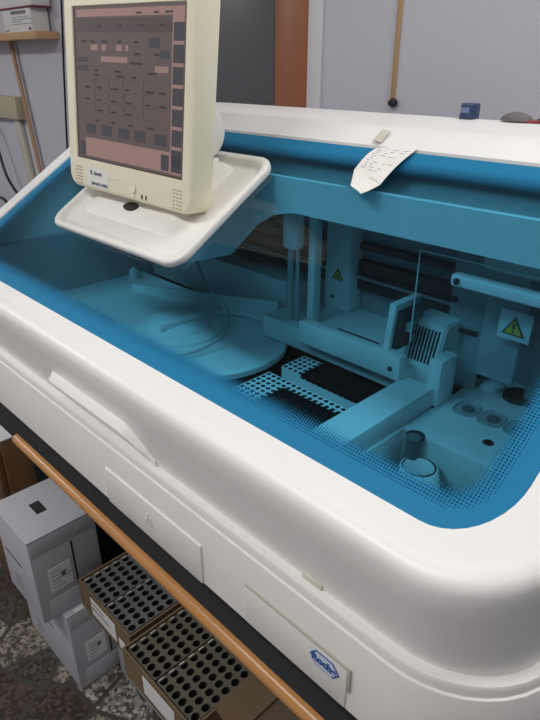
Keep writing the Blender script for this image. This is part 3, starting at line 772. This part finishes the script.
# ================================================================== cartons of perforated racks on white boxes
def low_box(x0, x1, y0, y1, h, label):
    t = empty('cardboard_box', ((x0+x1)/2, (y0+y1)/2, 0)); tag(t, label, 'box')
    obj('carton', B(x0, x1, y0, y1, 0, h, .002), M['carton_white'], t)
    bm = bmesh.new(); box(bm, x0+.012, x0+.10, y0-.001, y0+.001, h-.13, h-.03); lb_ = obj('label', bm, M['label'], t)
    bm = bmesh.new(); box(bm, x0+.03, x0+.08, y0-.0016, y0, h-.06, h-.055); box(bm, x0+.03, x0+.07, y0-.0016, y0, h-.08, h-.077); obj('label_print', bm, M['label_ink'], lb_)
    bm = bmesh.new(); box(bm, x0-.001, x1+.001, y0-.0012, y0+.01, h-.006, h-.0005); obj('top_edge', bm, M['kraft'], t)
low_box(-.978, -.772, .105, .40, .272, 'white cardboard box under the carton of grey racks')
low_box(-.765, -.530, .085, .40, .272, 'white cardboard box under the carton of olive racks')
def rack(cx0, cy0, nx, ny, p, z0, z1, mat, label, group, py=.0232):
    t = empty('tube_rack', (cx0+nx*p/2, cy0+ny*py/2, z0)); tag(t, label, 'rack', group)
    bm = bmesh.new()
    for i in range(nx):
        for j in range(ny):
            cx, cy = cx0+(i+.5)*p, cy0+(j+.5)*py
            sq = []
            for k in range(16):
                a = PI/8*k; c, s = math.cos(a), math.sin(a); m = max(abs(c), abs(s)); sq.append((cx+p/2*c/m, cy+py/2*s/m))
            ci = [(cx+p*.385*math.cos(PI/8*k), cy+p*.445*math.sin(PI/8*k)) for k in range(16)]
            A = [bm.verts.new((*q, z1)) for q in sq]; C = [bm.verts.new((*q, z1)) for q in ci]; D = [bm.verts.new((*q, z0+.006)) for q in ci]
            for k in range(16):
                q = (k+1) % 16; bm.faces.new((A[k], A[q], C[q], C[k])); bm.faces.new((C[k], C[q], D[q], D[k])).material_index = 1
            bm.faces.new(D).material_index = 1
    obj('perforated_top', bm, [M[mat], M['rack_hole']], t, smooth=0)
    b = bmesh.new(); X1, Y1 = cx0+nx*p, cy0+ny*py
    v = [[b.verts.new((x, y, z)) for x, y in ((cx0, cy0), (X1, cy0), (X1, Y1), (cx0, Y1))] for z in (z0, z1)]
    for k in range(4): b.faces.new((v[0][k], v[0][(k+1) % 4], v[1][(k+1) % 4], v[1][k]))
    b.faces.new(v[0])
    obj('rack_wall', b, M[mat], t, smooth=0)
    b = bmesh.new()
    for j in range(ny): box(b, cx0+.0005, cx0+.0035, cy0+(j+.22)*py, cy0+(j+.72)*py, z1-.003, z1+.0012)
    obj('edge_notches', b, M['notch'], t, label='pale notches along the left edge')
def open_carton(x0, x1, y0, y1, z0, z1, label, mat='kraft'):
    t = empty('open_carton', ((x0+x1)/2, (y0+y1)/2, z0)); tag(t, label, 'carton')
    w = .004
    obj('base', B(x0, x1, y0, y1, z0, z0+w), M[mat], t)
    for a in ((x0, x1, y0, y0+w), (x0, x1, y1-w, y1), (x0, x0+w, y0+w, y1-w), (x1-w, x1, y0+w, y1-w)):
        obj('side', B(*a, z0+w, z1), M[mat], t)
    return t
P_ = .0186
zt = .352
c1 = open_carton(-.985, -.778, .045, .345, .2735, zt, 'brown open carton holding two grey perforated racks')
bm = B(-.935, -.836, .0442, .0462, .288, .338); obj('carton_label', bm, M['label'], c1)
bm = bmesh.new(); box(bm, -.93, -.86, .0438, .0446, .31, .314); box(bm, -.93, -.88, .0438, .0446, .325, .3275); obj('label_print', bm, M['label_ink'], c1)
bm = B(-.825, -.802, .0440, .0460, .285, .31); obj('carton_sticker', bm, M['label'], c1)
rack(-.9795, .052, 5, 12, P_, .2780, zt-.006, 'rack_grey', 'grey perforated rack on the left in the grey rack carton', 'grey racks in the carton')
rack(-.9795+5*P_+.004, .052, 5, 12, P_, .2780, zt-.006, 'rack_grey', 'grey perforated rack on the right in the grey rack carton', 'grey racks in the carton')
c2 = open_carton(-.768, -.545, .022, .335, .2735, zt, 'brown open carton holding two olive perforated racks')
bm = B(-.70, -.60, .0212, .0232, .288, .338); obj('carton_label', bm, M['label'], c2)
rack(-.7625, .030, 5, 12, P_, .2780, zt-.006, 'rack_olive', 'olive perforated rack on the left in the olive rack carton', 'olive racks in the carton')
rack(-.7625+5*P_+.004, .030, 6, 12, P_, .2780, zt-.006, 'rack_olive', 'olive perforated rack on the right in the olive rack carton', 'olive racks in the carton')
# brown carton with its flaps standing open
c3 = empty('flap_carton', (-.36, .2, 0)); tag(c3, 'brown cardboard carton with open flaps at the bottom edge', 'carton')
obj('carton', B(-.475, -.24, .055, .36, 0, .375, .002), M['kraft_dark'], c3)
fm = Matrix.Translation((-.475, .0, .378)) @ Matrix.Rotation(math.radians(24), 4, 'Y')
bm = bmesh.new(); box(bm, -.055, .002, .055, .34, 0, .004, mat=fm); obj('flap', bm, M['kraft'], c3)
bm = bmesh.new(); box(bm, -.46, -.25, .058, .35, .374, .379); obj('flap', bm, M['kraft_dark'], c3)

# ================================================================== room
def struct(name, bm, m): return tag(obj(name, bm, M[m] if isinstance(m, str) else m), kind='structure')
struct('floor', B(-5, 2.5, -2.8, 1.3, -.05, 0), 'floor')
WY = 1.10
struct('wall_back', B(-5, 2.5, WY, WY+.12, 0, 2.75), 'wall')
struct('wall_left', B(-5.1, -5, -2.8, WY+.12, 0, 2.75), 'wall')
struct('wall_right', B(2.5, 2.6, -2.8, WY+.12, 0, 2.75), 'wall')
struct('wall_front', B(-5.1, 2.6, -2.9, -2.8, 0, 2.75), 'wall')
struct('ceiling', B(-5, 2.5, -2.8, WY+.12, 2.75, 2.85), 'ceil')
struct('door_1', B(-1.98, -1.428, WY-.014, WY, 0, 2.05, .002), 'dark_door')
struct('trim_1', B(-1.428, -1.298, WY-.014, WY, 0, 2.12, .003), 'wood_door')
struct('trim_2', B(-1.298, -1.248, WY-.012, WY, 0, 2.12, .003), 'white_frame')
struct('trim_3', B(-1.005, -.992, WY-.006, WY, .49+Z0, 2.75, .001), 'wood_trim')
bm = bmesh.new(); tube(bm, [(-2.67, WY-.004, 1.1+Z0), (-2.722, WY-.004, .83+Z0), (-2.80, WY-.004, .5+Z0), (-2.88, WY-.004, .1+Z0), (-2.9, WY-.004, -.3+Z0)], .0038)
solo('wall_cable', bm, M['cable'], (-2.8, WY, Z0-.3)); tag(bpy.data.objects['wall_cable'], 'thin dark cable running down the wall left of the monitor', 'cable')
bm = bmesh.new(); lathe(bm, [(.004, 0), (.010, .004), (.012, .012), (.008, .022), (0, .024)], 16, Matrix.Translation((-.992, WY+.001, .497+Z0)) @ Matrix.Rotation(PI/2, 4, 'X'))
k = solo('hook', bm, M['black'], (-.992, WY, .49+Z0)); tag(k, 'black knob at the foot of the thin wooden wall strip', 'hook')
# shelf with its boxes
sh = empty('wall_shelf', (-3.2, 1.0, .678+Z0)); tag(sh, 'beech wall shelf holding white boxes at top left', 'shelf')
obj('board', zb(-3.9, -2.79, .99, WY, .684, .7135, .002), M['wood_shelf'], sh)
obj('bracket', zb(-3.85, -3.83, 1.0, WY, .60, .684, .002), M['wood_shelf'], sh)
t = empty('carton_box', (-2.95, 1.05, .7135+Z0)); tag(t, 'small white box with dark printed lettering standing on the wall shelf', 'box')
bm = bmesh.new(); box(bm, -3.14, -2.85, 1.01, 1.09, .7135+Z0, .806+Z0, .002); obj('carton', bm, M['label'], t)
bm = bmesh.new(); x = -3.045
for i in range(7):
    w = (.018, .02, .012, .022, .018, .02, .016)[i]; box(bm, x, x+w, 1.009, 1.011, .784+Z0, .797+Z0); x += w+.004
for q in range(4): box(bm, -3.045, -3.045+(.18, .21, .10, .20)[q], 1.009, 1.011, .7715-q*.009+Z0, .7735-q*.009+Z0)
box(bm, -3.12, -3.09, 1.009, 1.011, .720+Z0, .726+Z0); box(bm, -2.885, -2.86, 1.009, 1.011, .720+Z0, .731+Z0)
obj('lettering', bm, M['label_ink'], t)
t = empty('carton_box', (-2.95, 1.05, .806+Z0)); tag(t, 'flat white box with a maroon edge lying on the lettered box at top left', 'box')
obj('carton', zb(-3.18, -2.815, 1.005, 1.09, .8115, .873, .002), M['label'], t)
obj('maroon_edge', zb(-3.182, -2.813, 1.003, 1.092, .8062, .8115), M['maroon'], t, label='maroon bottom edge')
# lath, trunking, conduit, cables on the left wall
bm = bmesh.new(); a = math.atan2(.114, .628)
box(bm, -.013, .013, -.006, .006, -1.06, .43, .002, mat=Matrix.Translation((-3.19, WY-.022, .27+Z0)) @ Matrix.Rotation(-a*.9, 4, 'Y'))
k = solo('wooden_lath', bm, M['wood_lath'], (-3.2, WY, 0.1)); tag(k, 'thin brown wooden lath on the wall below the shelf', 'lath')
bm = zb(-4.2, -3.262, WY-.05, WY, .328, .435, .004)
k = solo('cable_trunking', bm, M['trunk'], (-3.7, WY, .328+Z0)); tag(k, 'wide cream horizontal trunking on the wall below the shelf', 'trunking')
bm = bmesh.new(); box(bm, -.030, .030, -.012, .012, -.9, 0, .003, mat=Matrix.Translation((-3.345, WY-.014, .327+Z0)) @ Matrix.Rotation(-a*.8, 4, 'Y'))
k = solo('conduit', bm, M['trunk_pale'], (-3.3, WY, 0)); tag(k, 'pale cream vertical conduit below the trunking on the wall', 'conduit')
def wp(px, z): return (px, WY-.07, z+Z0)
bm = bmesh.new(); tube(bm, [(-3.75, WY-.03, .32+Z0), (-3.62, WY-.05, .25+Z0), (-3.56, WY-.06, .12+Z0), (-3.52, WY-.06, .02+Z0), (-3.42, WY-.06, -.06+Z0), (-3.25, WY-.05, -.16+Z0), (-3.1, WY-.05, -.4+Z0)], .008)
k = solo('hanging_cable', bm, M['cable'], (-3.5, WY-.05, Z0-.4)); tag(k, 'black cable looping down the wall from the cream trunking', 'cable')
bm = bmesh.new(); tube(bm, [(-4.2, WY-.1, -.02+Z0), (-3.95, WY-.08, -.06+Z0), (-3.75, WY-.06, -.12+Z0), (-3.62, WY-.06, -.125+Z0), (-3.55, WY-.05, -.2+Z0)], .008)
k = solo('loose_cable', bm, M['cable'], (-3.9, WY-.05, Z0-.2)); tag(k, 'short black cable low on the left wall above the analyzer rim', 'cable')

# ================================================================== ceiling lamps and light
def lamp(x, y, sx_, sy_, w, label):
    t = empty('ceiling_lamp', (x, y, 2.75)); tag(t, label, 'lamp', 'ceiling lamps')
    obj('lamp_frame', B(x-sx_/2-.02, x+sx_/2+.02, y-sy_/2-.02, y+sy_/2+.02, 2.715, 2.75, .004), M['white_frame'], t)
    obj('diffuser', B(x-sx_/2, x+sx_/2, y-sy_/2, y+sy_/2, 2.706, 2.716, .002), M['lamp'], t)
    li = bpy.data.lights.new('ceiling_light', 'AREA'); li.shape = 'RECTANGLE'; li.size = sx_; li.size_y = sy_; li.energy = w; li.color = (1, .985, .965)
    o = bpy.data.objects.new('ceiling_light', li); link(o, t, Matrix.Translation((0, 0, -.05)))
lamp(.30, .70, 1.2, .5, 17, 'ceiling lamp above the right end of the bench')
lamp(.9, -1.5, 1.2, .3, 11, 'ceiling lamp behind the viewer on the right')
lamp(-1.1, -1.15, 1.2, .3, 25, 'ceiling lamp behind the viewer on the left')
lamp(-4.0, -1.5, 1.2, .3, 36, 'added unseen ceiling lamp at the far left, brightening the left wall')  # fill lamp added to brighten the left wall and shelf
w = bpy.data.worlds.new('room_light'); SC.world = w; w.use_nodes = True
bg = w.node_tree.nodes['Background']; bg.inputs[0].default_value = (.93, .96, 1.0, 1); bg.inputs[1].default_value = .3

# ================================================================== camera
f = 598.0
nX = Vector((-651, 297, -f)).normalized(); Yv = Vector((685, 297, -f)); Yv = (Yv-nX*Yv.dot(nX)).normalized(); Xv = -nX; Zv = Xv.cross(Yv)
Rm = Matrix((Xv, Yv, Zv))
cam = bpy.data.cameras.new('camera'); co_ = bpy.data.objects.new('camera', cam); COL.objects.link(co_)
co_.matrix_world = Matrix.Translation((0, -.325, .59+Z0)) @ Rm.to_4x4()
cam.sensor_width = 36; cam.lens = f/720*36; cam.clip_start = .02
SC.camera = co_
SC.view_settings.view_transform = 'Standard'; SC.view_settings.look = 'None'; SC.view_settings.gamma = 1
SC.view_settings.use_curve_mapping = False; SC.view_settings.exposure = 0.0
SC.cycles.transparent_max_bounces = 24
SC.cycles.max_bounces = 10
